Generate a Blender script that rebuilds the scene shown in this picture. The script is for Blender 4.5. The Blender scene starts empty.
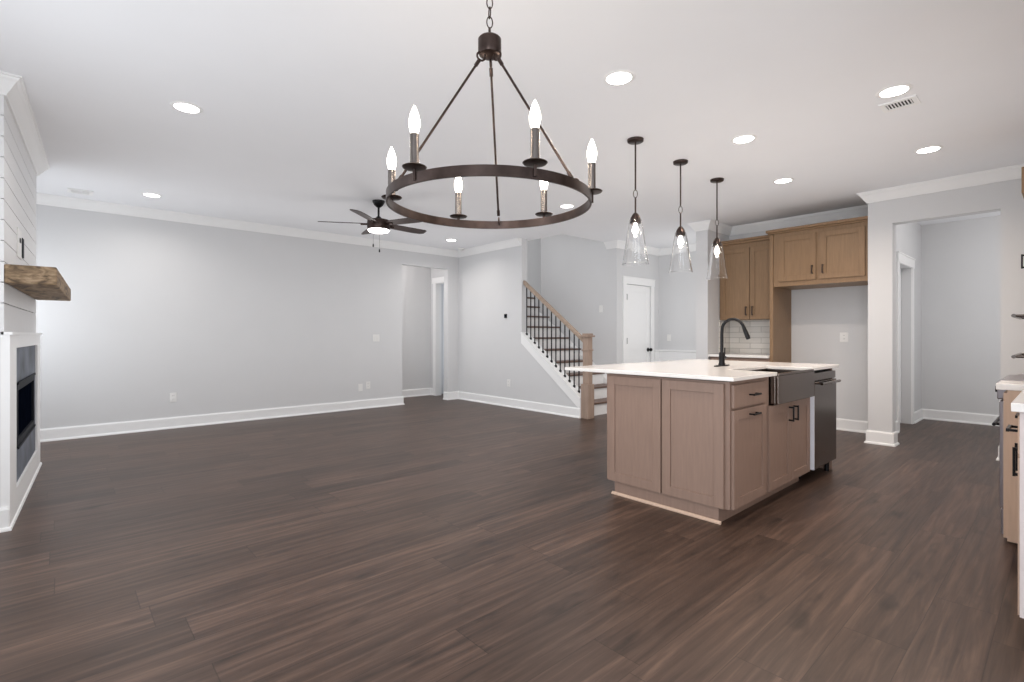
import bpy, bmesh, math, random
from mathutils import Vector, Matrix
random.seed(7)
scene = bpy.context.scene
C = scene.collection
R = math.radians

# ---------------------------------------------------------------- camera
TH, FPX, HZ, EYE = 0.839, 503.0, 335.5, 1.17
cam_d = bpy.data.cameras.new('camera')
cam = bpy.data.objects.new('camera', cam_d); C.objects.link(cam)
cam_d.sensor_width = 36.0
cam_d.lens = 36.0 * FPX / 1024
cam_d.shift_y = (HZ - 341) / 1024.0
cam_d.clip_start = 0.03
cam.location = (0, 0, EYE)
cam.rotation_euler = (R(90), 0, TH - R(90))
# forward = (cos TH, sin TH)
scene.camera = cam

# ---------------------------------------------------------------- world, exposure
world = bpy.data.worlds.new('world'); scene.world = world
world.use_nodes = True
bg = world.node_tree.nodes['Background']
bg.inputs[0].default_value = (0.80, 0.90, 1.0, 1)
bg.inputs[1].default_value = 1.6
scene.view_settings.view_transform = 'Standard'
scene.view_settings.look = 'None'
scene.view_settings.gamma = 1
scene.view_settings.use_curve_mapping = False
scene.view_settings.exposure = -0.17
# soft ambient bounce light (renderer's fast global illumination), the even light of the bright open room
scene.cycles.use_fast_gi = True
scene.cycles.fast_gi_method = 'ADD'
world.light_settings.ao_factor = 0.31
world.light_settings.distance = 1.2

# ---------------------------------------------------------------- daylight through the windows (area lamps in the openings), then two added fills
def area(name, loc, direction, sx, sy, power, color):
    l = bpy.data.lights.new(name, 'AREA'); l.shape = 'RECTANGLE'; l.size = sx; l.size_y = sy
    l.energy = power; l.color = color
    o = bpy.data.objects.new(name, l); C.objects.link(o); o.location = loc
    o.rotation_euler = Vector(direction).to_track_quat('-Z', 'Z').to_euler()
    return o
DAY = (0.90, 0.95, 1.0)
area('daylight_patio_door', (-0.6, -5.90, 1.3), (0.1, 1, 0.0), 3.8, 2.2, 45, DAY)
area('daylight_dining_window', (-3.92, -2.4, 1.4), (1, 0.35, 0.0), 5.0, 2.0, 290, DAY)
area('daylight_near_window', (-0.70, 2.6, 1.35), (1, .15, 0.0), 1.7, 1.9, 30, DAY)
area('daylight_far_window', (-0.70, 6.93, 1.45), (1, 0, 0.0), 0.75, 1.8, 16, DAY)
area('foyer_fill_light', (7.55, 3.50, 1.75), (0, 1, 0), 0.9, 1.2, 5, (1, .97, .93))  # added unseen fill that brightens the foyer; the wall behind it is solid
area('stairwell_fill_light', (6.2, 6.3, 5.1), (0, 0, -1), 1.0, 1.4, 6, (1, .97, .93))  # added unseen fill that brightens the stairwell under its closed ceiling

# ---------------------------------------------------------------- materials
def s2l(c):
    return tuple(((v/255)/12.92 if v/255 <= .04045 else (((v/255)+.055)/1.055)**2.4) for v in c)
def new_mat(name):
    m = bpy.data.materials.new(name); m.use_nodes = True
    return m, m.node_tree.nodes, m.node_tree.links, m.node_tree.nodes['Principled BSDF']
def plain(name, rgb, rough=.5, metal=0, noise=0.03, scale=12, bump=0, spec=None, stretch=None, coat=0):
    m, N, L, b = new_mat(name)
    col = s2l(rgb)
    g = N.new('ShaderNodeNewGeometry')
    mp = N.new('ShaderNodeMapping'); L.new(g.outputs['Position'], mp.inputs[0])
    if stretch: mp.inputs['Scale'].default_value = stretch
    n = N.new('ShaderNodeTexNoise'); n.inputs['Scale'].default_value = scale; n.inputs['Detail'].default_value = 5
    L.new(mp.outputs[0], n.inputs['Vector'])
    r = N.new('ShaderNodeValToRGB')
    r.color_ramp.elements[0].position = .3; r.color_ramp.elements[1].position = .7
    r.color_ramp.elements[0].color = tuple(max(0, c*(1-noise)) for c in col)+(1,)
    r.color_ramp.elements[1].color = tuple(min(1, c*(1+noise)) for c in col)+(1,)
    L.new(n.outputs[0], r.inputs[0]); L.new(r.outputs[0], b.inputs['Base Color'])
    b.inputs['Roughness'].default_value = rough; b.inputs['Metallic'].default_value = metal
    if spec is not None: b.inputs['Specular IOR Level'].default_value = spec
    if coat: b.inputs['Coat Weight'].default_value = coat; b.inputs['Coat Roughness'].default_value = .1
    if bump:
        bp = N.new('ShaderNodeBump'); bp.inputs['Strength'].default_value = bump; bp.inputs['Distance'].default_value = .002
        L.new(n.outputs[0], bp.inputs['Height']); L.new(bp.outputs[0], b.inputs['Normal'])
    return m
def emit(name, rgb, strength):
    m, N, L, b = new_mat(name)
    b.inputs['Base Color'].default_value = (.8, .8, .8, 1)
    b.inputs['Emission Color'].default_value = tuple(rgb)+(1,)
    b.inputs['Emission Strength'].default_value = strength
    return m

M = {}
M['wall'] = plain('wall_paint', (212, 212, 213), .85, noise=.008, scale=3)
M['ceil'] = plain('ceiling_paint', (239, 240, 243), .9, noise=.006, scale=3)
M['trim'] = plain('white_trim_paint', (240, 240, 240), .38, noise=.006)
M['shiplap'] = plain('shiplap_paint', (226, 226, 227), .5, noise=.01)
M['bronze'] = plain('oil_rubbed_bronze', (72, 60, 56), .34, .85, noise=.25, scale=25)
M['nickel'] = plain('brushed_dark_nickel', (125, 118, 114), .25, .95, noise=.1, scale=30)
M['black'] = plain('matte_black_metal', (30, 29, 31), .38, .5, noise=.1)
M['steel'] = plain('stainless_steel', (122, 110, 103), .22, 1, noise=.06, scale=6, stretch=(3, 3, 120))  # base colour darkened and browned to stand in for brown floor and cabinet reflections
M['film'] = plain('white_protective_film', (226, 228, 238), .3, 0)
M['dark'] = plain('black_recess', (14, 13, 14), .7)
M['quartz'] = plain('white_quartz', (238, 234, 230), .12, noise=.015, scale=40)
M['plate'] = plain('white_plastic', (232, 231, 229), .35)
M['slot'] = plain('outlet_slot', (120, 120, 120), .6)
M['blade'] = plain('dark_walnut_blade', (62, 50, 47), .42, noise=.2, scale=8, stretch=(6, 6, 40))
M['slate'] = plain('slate_tile', (100, 106, 117), .6, noise=.5, scale=4, bump=.2)
M['glassdark'] = plain('firebox_glass', (8, 12, 22), .6, 0, noise=.3, spec=0)
M['frit'] = plain('black_iron', (34, 36, 42), .6, 0, spec=.1)
M['vent_dark'] = plain('vent_shadow', (42, 42, 42), .8)
def wood(name, rgb, axis='z', contrast=.16, rough=.45, scale=9):
    st = {'z': (6, 6, .6), 'y': (6, .6, 6), 'x': (.6, 6, 6)}[axis]
    return plain(name, rgb, rough, 0, noise=contrast, scale=scale, stretch=st, bump=.08)
M['cab'] = wood('stained_maple_cabinet', (143, 119, 106), 'z', .06)
M['cab_up'] = wood('stained_maple_upper', (137, 109, 81), 'z', .10)
M['cab_in'] = wood('stained_maple_panel_side', (118, 80, 55), 'z', .12)
M['oak'] = wood('greige_oak_newel', (160, 139, 125), 'z', .12)
M['oak_rail'] = wood('greige_oak_rail', (160, 141, 125), 'y', .12)
M['tread'] = wood('brown_tread', (104, 82, 72), 'x', .15)
M['lightoak'] = wood('pale_maple_side', (196, 170, 150), 'z', .06)

M['pale'] = plain('pale_finished_end', (212, 200, 197), .5)
M['steel_range'] = plain('stainless_range', (168, 163, 168), .3, .9)
def rustic():
    m, N, L, b = new_mat('rustic_mantel_wood')
    g = N.new('ShaderNodeNewGeometry'); mp = N.new('ShaderNodeMapping'); L.new(g.outputs['Position'], mp.inputs[0])
    mp.inputs['Scale'].default_value = (7, 1.6, 16)
    n = N.new('ShaderNodeTexNoise'); n.inputs['Scale'].default_value = 1.6; n.inputs['Detail'].default_value = 9
    n.inputs['Distortion'].default_value = 1.6
    L.new(mp.outputs[0], n.inputs['Vector'])
    r = N.new('ShaderNodeValToRGB'); L.new(n.outputs[0], r.inputs[0])
    e = r.color_ramp.elements
    e[0].position = .33; e[0].color = s2l((80, 65, 50))+(1,)
    e[1].position = .68; e[1].color = s2l((160, 138, 112))+(1,)
    x = e.new(.5); x.color = s2l((130, 108, 83))+(1,)
    L.new(r.outputs[0], b.inputs['Base Color']); b.inputs['Roughness'].default_value = .7
    bp = N.new('ShaderNodeBump'); bp.inputs['Strength'].default_value = .4; bp.inputs['Distance'].default_value = .004
    L.new(n.outputs[0], bp.inputs['Height']); L.new(bp.outputs[0], b.inputs['Normal'])
    return m
M['rustic'] = rustic()

def floor_mat():
    m, N, L, b = new_mat('vinyl_plank_floor')
    def mth(op, a, bb=None, clamp=False):
        n = N.new('ShaderNodeMath'); n.operation = op; n.use_clamp = clamp
        for i, v in enumerate((a, bb)):
            if v is None: continue
            if isinstance(v, (int, float)): n.inputs[i].default_value = v
            else: L.new(v, n.inputs[i])
        return n.outputs[0]
    g = N.new('ShaderNodeNewGeometry'); sp = N.new('ShaderNodeSeparateXYZ'); L.new(g.outputs['Position'], sp.inputs[0])
    X, Y = sp.outputs[0], sp.outputs[1]
    W, LEN = .205, 1.52
    ry = mth('DIVIDE', Y, W); row = mth('FLOOR', ry)
    wn = N.new('ShaderNodeTexWhiteNoise'); wn.noise_dimensions = '1D'; L.new(row, wn.inputs['W'])
    rx = mth('ADD', mth('DIVIDE', X, LEN), mth('MULTIPLY', wn.outputs['Value'], 7.3))
    colid = mth('FLOOR', rx)
    cb = N.new('ShaderNodeCombineXYZ'); L.new(row, cb.inputs[0]); L.new(colid, cb.inputs[1])
    pid = N.new('ShaderNodeTexWhiteNoise'); pid.noise_dimensions = '2D'; L.new(cb.outputs[0], pid.inputs['Vector'])
    # grain
    gx = mth('ADD', mth('MULTIPLY', X, 1.1), mth('MULTIPLY', pid.outputs['Value'], 37))
    gy = mth('ADD', mth('MULTIPLY', Y, 19), mth('MULTIPLY', pid.outputs['Value'], 91))
    gc = N.new('ShaderNodeCombineXYZ'); L.new(gx, gc.inputs[0]); L.new(gy, gc.inputs[1])
    n1 = N.new('ShaderNodeTexNoise'); n1.inputs['Scale'].default_value = 1.5; n1.inputs['Detail'].default_value = 7; n1.inputs['Roughness'].default_value = .62
    n1.inputs['Distortion'].default_value = .5
    L.new(gc.outputs[0], n1.inputs['Vector'])
    gx2 = mth('MULTIPLY', gx, 2.5); gy2 = mth('MULTIPLY', gy, 6)
    gc2 = N.new('ShaderNodeCombineXYZ'); L.new(gx2, gc2.inputs[0]); L.new(gy2, gc2.inputs[1])
    n2 = N.new('ShaderNodeTexNoise'); n2.inputs['Scale'].default_value = 1.5; n2.inputs['Detail'].default_value = 4
    L.new(gc2.outputs[0], n2.inputs['Vector'])
    r = N.new('ShaderNodeValToRGB'); L.new(n1.outputs[0], r.inputs[0])
    e = r.color_ramp.elements
    e[0].position = .28; e[0].color = s2l((50, 38, 32))+(1,)
    e[1].position = .74; e[1].color = s2l((99, 78, 66))+(1,)
    k = e.new(.5); k.color = s2l((73, 56, 47))+(1,)
    # plank tone
    tone = mth('ADD', mth('MULTIPLY', pid.outputs['Value'], .46), .77)
    fine = mth('ADD', mth('MULTIPLY', n2.outputs[0], .50), .75)
    t = mth('MULTIPLY', tone, fine)
    # small dark knots
    kc = N.new('ShaderNodeCombineXYZ'); L.new(mth('ADD', mth('MULTIPLY', X, 2.2), mth('MULTIPLY', pid.outputs['Value'], 11)), kc.inputs[0]); L.new(mth('MULTIPLY', Y, 6.5), kc.inputs[1])
    nk = N.new('ShaderNodeTexNoise'); nk.inputs['Scale'].default_value = 1.3; nk.inputs['Detail'].default_value = 3; L.new(kc.outputs[0], nk.inputs['Vector'])
    kn = mth('MULTIPLY', mth('SUBTRACT', nk.outputs[0], .61, False), 7.0, True)
    t = mth('MULTIPLY', t, mth('SUBTRACT', 1, mth('MULTIPLY', kn, .6)))
    # seams
    fy = mth('FRACT', ry); fx = mth('FRACT', rx)
    ey = mth('MINIMUM', fy, mth('SUBTRACT', 1, fy)); ex = mth('MINIMUM', fx, mth('SUBTRACT', 1, fx))
    sy = mth('GREATER_THAN', ey, .008); sx = mth('GREATER_THAN', ex, .0014)
    seam = mth('ADD', mth('MULTIPLY', mth('MULTIPLY', sy, sx), .42), .58)
    t = mth('MULTIPLY', t, seam)
    mx = N.new('ShaderNodeVectorMath'); mx.operation = 'SCALE'; L.new(r.outputs[0], mx.inputs[0]); L.new(t, mx.inputs['Scale'])
    L.new(mx.outputs[0], b.inputs['Base Color'])
    b.inputs['Specular IOR Level'].default_value = .38
    rr = mth('ADD', mth('MULTIPLY', n2.outputs[0], .14), .32)
    L.new(rr, b.inputs['Roughness'])
    bp = N.new('ShaderNodeBump'); bp.inputs['Strength'].default_value = .12; bp.inputs['Distance'].default_value = .001
    L.new(t, bp.inputs['Height']); L.new(bp.outputs[0], b.inputs['Normal'])
    return m
M['floor'] = floor_mat()

def tile_mat():
    m, N, L, b = new_mat('subway_backsplash')
    g = N.new('ShaderNodeNewGeometry'); sp = N.new('ShaderNodeSeparateXYZ'); L.new(g.outputs['Position'], sp.inputs[0])
    ad = N.new('ShaderNodeMath'); ad.operation = 'ADD'; L.new(sp.outputs[0], ad.inputs[0]); L.new(sp.outputs[1], ad.inputs[1])
    cb = N.new('ShaderNodeCombineXYZ'); L.new(ad.outputs[0], cb.inputs[0]); L.new(sp.outputs[2], cb.inputs[1])
    br = N.new('ShaderNodeTexBrick'); L.new(cb.outputs[0], br.inputs['Vector'])
    br.inputs['Scale'].default_value = 1; br.inputs['Brick Width'].default_value = .30; br.inputs['Row Height'].default_value = .076
    br.inputs['Mortar Size'].default_value = .004
    br.inputs['Color1'].default_value = s2l((222, 218, 212))+(1,); br.inputs['Color2'].default_value = s2l((208, 204, 198))+(1,)
    br.inputs['Mortar'].default_value = s2l((176, 172, 166))+(1,)
    L.new(br.outputs[0], b.inputs['Base Color']); b.inputs['Roughness'].default_value = .2
    return m
M['tile'] = tile_mat()

def glass_mat():
    m, N, L, b = new_mat('clear_seeded_glass')
    b.inputs['Base Color'].default_value = (1, 1, 1, 1); b.inputs['Roughness'].default_value = 0.0
    b.inputs['Transmission Weight'].default_value = 1; b.inputs['IOR'].default_value = 1.35
    n = N.new('ShaderNodeTexNoise'); n.inputs['Scale'].default_value = 26
    bp = N.new('ShaderNodeBump'); bp.inputs['Strength'].default_value = .25; bp.inputs['Distance'].default_value = .004
    g = N.new('ShaderNodeNewGeometry'); L.new(g.outputs['Position'], n.inputs['Vector'])
    L.new(n.outputs[0], bp.inputs['Height']); L.new(bp.outputs[0], b.inputs['Normal'])
    return m
M['glass'] = glass_mat()
M['pane'] = glass_mat()
M['lens'] = emit('downlight_lens', (1, .98, .95), 14)
M['fanlens'] = emit('fan_lens', (1, .97, .93), 9)
M['bulb'] = emit('candle_bulb', (1, .93, .82), 11)

# ---------------------------------------------------------------- mesh helpers
class MB:
    def __init__(s): s.bm = bmesh.new()
    def box(s, x0, x1, y0, y1, z0, z1, mat=None):
        vs = [s.bm.verts.new(p) for p in ((x0,y0,z0),(x1,y0,z0),(x1,y1,z0),(x0,y1,z0),(x0,y0,z1),(x1,y0,z1),(x1,y1,z1),(x0,y1,z1))]
        if mat: 
            for v in vs: v.co = mat @ v.co
        for f in ((0,3,2,1),(4,5,6,7),(0,1,5,4),(1,2,6,5),(2,3,7,6),(3,0,4,7)): s.bm.faces.new([vs[i] for i in f])
        return s
    def prism(s, pts, a0, a1, axis='x'):
        # polygon pts in the two remaining axes, extruded along axis
        def P(p, a):
            return {'x': (a, p[0], p[1]), 'y': (p[0], a, p[1]), 'z': (p[0], p[1], a)}[axis]
        A = [s.bm.verts.new(P(p, a0)) for p in pts]; B = [s.bm.verts.new(P(p, a1)) for p in pts]
        s.bm.faces.new(A); s.bm.faces.new(B[::-1])
        for i in range(len(pts)):
            j = (i+1) % len(pts); s.bm.faces.new([A[j], A[i], B[i], B[j]])
        return s
    def tube(s, pts, r, n=12, caps=True, radii=None):
        pts = [Vector(p) for p in pts]; rings = []
        up = Vector((0, 0, 1)); prev = None
        for i, p in enumerate(pts):
            if i == 0: t = pts[1]-pts[0]
            elif i == len(pts)-1: t = pts[-1]-pts[-2]
            else: t = (pts[i+1]-pts[i]).normalized() + (pts[i]-pts[i-1]).normalized()
            t.normalize()
            if prev is None:
                a = t.orthogonal().normalized()
            else:
                a = prev - t*prev.dot(t); a.normalize()
            prev = a; bb = t.cross(a)
            rr = radii[i] if radii else r
            rings.append([s.bm.verts.new(p + a*math.cos(2*math.pi*k/n)*rr + bb*math.sin(2*math.pi*k/n)*rr) for k in range(n)])
        for A, B in zip(rings, rings[1:]):
            for k in range(n): s.bm.faces.new([A[k], A[(k+1) % n], B[(k+1) % n], B[k]])
        if caps: s.bm.faces.new(rings[0][::-1]); s.bm.faces.new(rings[-1])
        return s
    def ring_tube(s, c, axis, Rr, r, n=28, m=8, squash=1.0):
        # closed loop (torus) centred c, normal axis, optional elongation in local v
        ax = Vector(axis).normalized()
        u = Vector((0,0,1)) if abs(ax.z) < .9 else Vector((1,0,0))
        u = (u - ax*u.dot(ax)).normalized(); v = ax.cross(u); c = Vector(c); rings = []
        for i in range(n):
            a = 2*math.pi*i/n
            d = u*math.cos(a)*squash + v*math.sin(a)
            p = c + d*Rr; rad = d.normalized()
            rings.append([s.bm.verts.new(p + rad*math.cos(2*math.pi*k/m)*r + ax*math.sin(2*math.pi*k/m)*r) for k in range(m)])
        for i in range(n):
            A, B = rings[i], rings[(i+1) % n]
            for k in range(m): s.bm.faces.new([A[k], A[(k+1) % m], B[(k+1) % m], B[k]])
        return s
    def lathe(s, prof, c=(0,0,0), n=32, close=True):
        # prof: list of (r, z); r=0 ends become poles
        rings = []
        for r, z in prof:
            if r < 1e-6: rings.append([s.bm.verts.new((c[0], c[1], c[2]+z))])
            else: rings.append([s.bm.verts.new((c[0]+r*math.cos(2*math.pi*k/n), c[1]+r*math.sin(2*math.pi*k/n), c[2]+z)) for k in range(n)])
        for A, B in zip(rings, rings[1:]):
            for k in range(n):
                k2 = (k+1) % n
                if len(A) == 1 and len(B) == 1: continue
                if len(A) == 1: s.bm.faces.new([A[0], B[k2], B[k]])
                elif len(B) == 1: s.bm.faces.new([A[k], A[k2], B[0]])
                else: s.bm.faces.new([A[k], A[k2], B[k2], B[k]])
        return s
    def sweep(s, path, prof, z0, closed=False):
        # path: 2D points, room on the left; prof: (distance into room, height)
        P = [Vector(p) for p in path]; rings = []
        for i, p in enumerate(P):
            def nl(a, b): d = (b-a).normalized(); return Vector((-d.y, d.x))
            if i == 0: off = nl(P[0], P[1])
            elif i == len(P)-1: off = nl(P[-2], P[-1])
            else:
                a, b = nl(P[i-1], p), nl(p, P[i+1]); off = (a+b); off = off / (off.dot(a))
            rings.append([s.bm.verts.new((p.x+off.x*d, p.y+off.y*d, z0+h)) for d, h in prof])
        n = len(prof)
        for A, B in zip(rings, rings[1:]):
            for k in range(n): s.bm.faces.new([A[k], A[(k+1) % n], B[(k+1) % n], B[k]])
        s.bm.faces.new(rings[0][::-1]); s.bm.faces.new(rings[-1])
        return s
    def build(s, name, mat, parent=None, origin=(0,0,0), bevel=0, smooth=False, seg=2):
        bmesh.ops.recalc_face_normals(s.bm, faces=s.bm.faces[:])
        me = bpy.data.meshes.new(name)
        o_ = Vector(origin)
        for v in s.bm.verts: v.co -= o_
        s.bm.to_mesh(me); s.bm.free()
        ob = bpy.data.objects.new(name, me); C.objects.link(ob)
        me.materials.append(M[mat] if isinstance(mat, str) else mat)
        if parent is not None: ob.parent = parent
        else: ob.location = o_
        if smooth:
            for p in me.polygons: p.use_smooth = True
            try: me.set_sharp_from_angle(angle=R(38))
            except Exception: pass
        if bevel:
            b = ob.modifiers.new('bevel', 'BEVEL'); b.width = bevel; b.segments = seg; b.limit_method = 'ANGLE'; b.angle_limit = R(40)
        return ob
def box(*a): return MB().box(*a)

def tag(o, label=None, cat=None, group=None):
    if label: o['label'] = label
    if cat: o['category'] = cat
    if group: o['group'] = group
    return o
def struct(name, mb, mat, bevel=0, parent=None, label=None, origin=None):
    o = mb.build(name, mat, parent, bevel=bevel) if parent is None else mb.build(name, mat, parent, origin=origin or parent.location, bevel=bevel)
    if parent is None: o['kind'] = 'structure'
    if label: o['label'] = label
    return o
class Thing:
    def __init__(s, name, loc, label, cat, group=None, rz=0, kind=None):
        s.o = bpy.data.objects.new(name, None); C.objects.link(s.o)
        s.o.empty_display_size = .1
        s.loc = Vector(loc); s.o.location = loc; s.o.rotation_euler = (0, 0, rz)
        if kind: s.o['kind'] = kind
        tag(s.o, label, cat, group)
    def part(s, name, mb, mat, bevel=0, smooth=False, parent=None, label=None):
        p = mb.build(name, mat, parent or s.o, origin=s.loc, bevel=bevel, smooth=smooth)
        if label: p['label'] = label
        return p
def copy_tree(o, parent=None):
    c = o.copy(); C.objects.link(c); c.parent = parent
    for ch in list(o.children): copy_tree(ch, c)
    return c

# ================================================================= SETTING
CZ = 2.72
T = .12
XL, YF, XS = -.75, 7.58, 5.48          # left outer wall, far wall, stair wall
struct('floor', box(-4.2, 9.3, -6.2, 8.8, -.12, 0), 'floor')
# ceiling with the stairwell cut out (x 5.7..8.2, y 5.2..8.1)
cm = MB()
cm.box(-4.2, 9.3, -6.2, 5.2, CZ, CZ+.3).box(-.95, 5.70, 5.2, 8.8, CZ, CZ+.3).box(5.70, 9.3, 8.14, 8.8, CZ, CZ+.3).box(8.24, 9.3, 5.2, 8.14, CZ, CZ+.3)
struct('ceiling', cm, 'ceil')
# far wall with the hall opening
struct('wall_far', MB().box(-.87, 4.31, YF, YF+T, 0, CZ).box(5.24, 5.60, YF, YF+T, 0, CZ).box(4.31, 5.24, YF, YF+T, 2.38, CZ), 'wall')
struct('wall_hall_back', box(2.9, 5.75, 8.45, 8.57, 0, CZ), 'wall')
struct('wall_hall_left', box(2.9, 3.02, 7.70, 8.45, 0, CZ), 'wall')
struct('wall_hall_right', MB().box(5.44, 5.56, 8.27, 8.45, 0, CZ).box(5.44, 5.56, 7.70, 7.76, 0, CZ).box(5.44, 5.56, 7.76, 8.27, 2.18, CZ), 'wall')
# left wall with window holes y(-2.6,-.6) y(1.7,3.5) y(6.5,7.35)
def wall_holes_x(x0, x1, ya, yb, holes, ztop=CZ):
    m = MB(); y = ya
    for (a, b, z0, z1) in holes:
        m.box(x0, x1, y, a, 0, ztop); m.box(x0, x1, a, b, 0, z0); m.box(x0, x1, a, b, z1, ztop); y = b
    m.box(x0, x1, y, yb, 0, ztop); return m
LW = [(1.7, 3.5, .35, 2.35), (6.52, 7.34, .5, 2.4)]
DW_ = [(-4.95, -2.5, .35, 2.4), (-2.3, .15, .35, 2.4)]
struct('wall_left', wall_holes_x(XL-T, XL, 1.2, YF, LW), 'wall')
struct('wall_dining_left', wall_holes_x(-4.12, -4.0, -6.12, 1.2, DW_), 'wall')
struct('wall_dining_far', box(-4.12, -.75, 1.2, 1.32, 0, CZ), 'wall')
# back wall (behind the camera) with the patio door
struct('wall_back', MB().box(-4.0, -2.55, -6.12, -6.0, 0, CZ).box(1.35, 2.42, -6.12, -6.0, 0, CZ).box(-2.55, 1.35, -6.12, -6.0, 2.42, CZ), 'wall')
struct('wall_dining_right', box(2.30, 2.42, -6.0, -.45, 0, CZ), 'wall')
struct('wall_kitchen_right', box(2.42, 9.15, -.57, -.45, 0, CZ), 'wall')
# post / pantry wall
struct('wall_pantry_front', MB().box(6.55, 6.69, 1.27, 1.487, 0, CZ).box(6.55, 6.69, -.45, .447, 0, CZ).box(6.55, 6.69, .447, 1.27, 2.36, CZ), 'wall')
struct('wall_pantry_back', box(9.03, 9.15, -.45, 1.42, 0, CZ), 'wall')
struct('wall_pantry_left', MB().box(6.69, 7.32, 1.42, 1.487, 0, CZ).box(7.32, 7.62, 1.42, 1.57, 0, CZ).box(8.36, 9.15, 1.42, 1.57, 0, CZ).box(7.62, 8.36, 1.42, 1.57, 2.06, CZ), 'wall')
struct('wall_kitchen_back', box(7.20, 7.32, 1.487, 3.31, 0, CZ), 'wall')
struct('wall_kitchen_end', box(6.55, 8.18, 3.31, 3.48, 0, CZ), 'wall')
struct('wall_foyer_right', box(8.06, 8.18, 3.48, 5.12, 0, CZ), 'wall')
# foyer wall holding the closet door
struct('wall_foyer_far', MB().box(6.8, 7.06, 5.0, 5.12, 0, CZ).box(7.80, 8.06, 5.0, 5.12, 0, CZ).box(7.06, 7.80, 5.0, 5.12, 2.04, CZ), 'wall')
struct('wall_stair_right', box(6.80, 6.92, 5.12, 6.75, 0, 5.2), 'wall')
struct('wall_stair_right_upper', box(6.80, 8.18, 5.12, 5.2, CZ+.3, 5.2), 'wall')
# stair wall: full height part and the sloped knee wall below the balusters
SLOPE = .76
def slope_z(y): return .275 + (y-4.654)*SLOPE
struct('wall_stair', MB().box(XS, 5.60, 5.87, YF, 0, CZ).prism([(4.64, 0), (5.87, 0), (5.87, slope_z(5.87)), (4.64, slope_z(4.64))], XS, 5.60, 'x'), 'wall')
struct('wall_stair_left_upper', box(5.58, 5.70, 5.2, 8.1, CZ+.3, 5.2), 'wall')
struct('wall_stair_front_upper', box(5.58, 6.80, 5.08, 5.2, CZ+.3, 5.2), 'wall')
struct('wall_stair_back', box(5.58, 8.32, 8.1, 8.22, 0, 5.2), 'wall')
struct('wall_stair_outer', box(8.2, 8.32, 5.12, 8.1, 0, 5.2), 'wall')
struct('ceiling_stairwell', box(5.5, 8.32, 5.0, 8.22, 5.2, 5.3), 'ceil')
# chimney breast (its face stands a couple of degrees off the wall line)
dd = Vector((.0468, .9989)); nn = Vector((dd.y, -dd.x)); p0 = Vector((-.226, 4.378)) - nn*.035
def CH(s, d=0): p = p0 + dd*s + nn*d; return (p.x, p.y)
CA, CB_ = CH(-.10), CH(1.86)
def ch_prism(s0, s1, d0, d1, z0, z1, m=None):
    m = m or MB(); m.prism([CH(s0, d0), CH(s1, d0), CH(s1, d1), CH(s0, d1)], z0, z1, 'z'); return m
struct('wall_chimney', MB().prism([CA, CB_, (XL, CB_[1]), (XL, CA[1])], 0, CZ, 'z'), 'shiplap')
# shiplap boards on the face above the surround
bm_ = MB(); z = 1.19
edges = [1.19, 1.365-.0, 1.49, 1.615, 1.74, 1.865, 1.99, 2.115, 2.24, 2.365, 2.49, CZ]
for a, b in zip(edges, edges[1:]):
    ch_prism(-.10, 1.86, 0, .014, a+.003, b-.003, bm_)
struct('trim_1', bm_, 'shiplap', label='white horizontal shiplap boards on the chimney breast')

# crown moulding
CR = [(0, -.11), (.012, -.11), (.016, -.098), (.030, -.080), (.058, -.036), (.070, -.024), (.075, -.012), (.086, -.010), (.086, 0), (0, 0)]
struct('trim_2', MB().sweep([(XS, 5.87), (XS, YF), (XL, YF), (XL, CB_[1]), CB_], CR, CZ), 'trim')
f0, f1 = CH(1.86, .014), CH(-.10, .014)
struct('trim_3', MB().sweep([(XL, CB_[1]), (f0[0], CB_[1]), (f1[0], f1[1]), (XL, CA[1])], CR, CZ), 'trim')
struct('trim_4', MB().sweep([(XL, CA[1]), (XL, 1.2), (-4.0, 1.2), (-4.0, -6.0), (2.30, -6.0), (2.30, -.45)], CR, CZ), 'trim')
struct('trim_5', MB().sweep([(6.55, -.45), (6.55, 1.487), (7.2, 1.487), (7.2, 3.31), (6.55, 3.31), (6.55, 3.48), (8.06, 3.48), (8.06, 5.0), (6.80, 5.0), (6.80, 5.2)], CR, CZ), 'trim')

# baseboards
BB = [(0, 0), (.030, 0), (.030, .006), (.026, .018), (.016, .022), (.016, .125), (.010, .140), (0, .140)]
def base(side, path): struct('baseboard_'+side, MB().sweep(path, BB, 0), 'trim')
base('stair', [(XS, 4.645), (XS, YF), (5.24, YF), (5.24, YF+T)])
base('far', [(4.31, YF+T), (4.31, YF), (XL, YF), (XL, CB_[1])])
base('chimney', [(XL, CB_[1]), (CH(1.86, .02)[0], CB_[1]), CH(-.10, .02), (XL, CA[1]), (XL, 1.2), (-4.0, 1.2), (-4.0, -6.0), (-2.55, -6.0)])
base('hall', [(5.44, 8.37), (5.44, 8.45), (3.02, 8.45), (3.02, 7.70), (4.31, 7.70)])
base('pantry_front', [(6.69, 1.42), (6.69, 1.27), (6.55, 1.27), (6.55, 1.487), (7.2, 1.487), (7.2, 2.48)])
base('pantry_post', [(6.55, -.45), (6.55, .447), (6.69, .447)])
base('pantry', [(6.69, -.45), (9.03, -.45), (9.03, 1.42), (8.45, 1.42)])
base('pantry_left', [(7.53, 1.42), (6.69, 1.42)])
# tall white wainscot in the foyer
struct('trim_6', MB().sweep([(6.56, 3.48), (8.06, 3.48), (8.06, 5.0), (7.90, 5.0)], [(0, 0), (.02, 0), (.02, .88), (.035, .89), (.035, .915), (0, .915)], 0), 'trim')
base('foyer', [(6.96, 5.0), (6.80, 5.0), (6.80, 5.2)])
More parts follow.
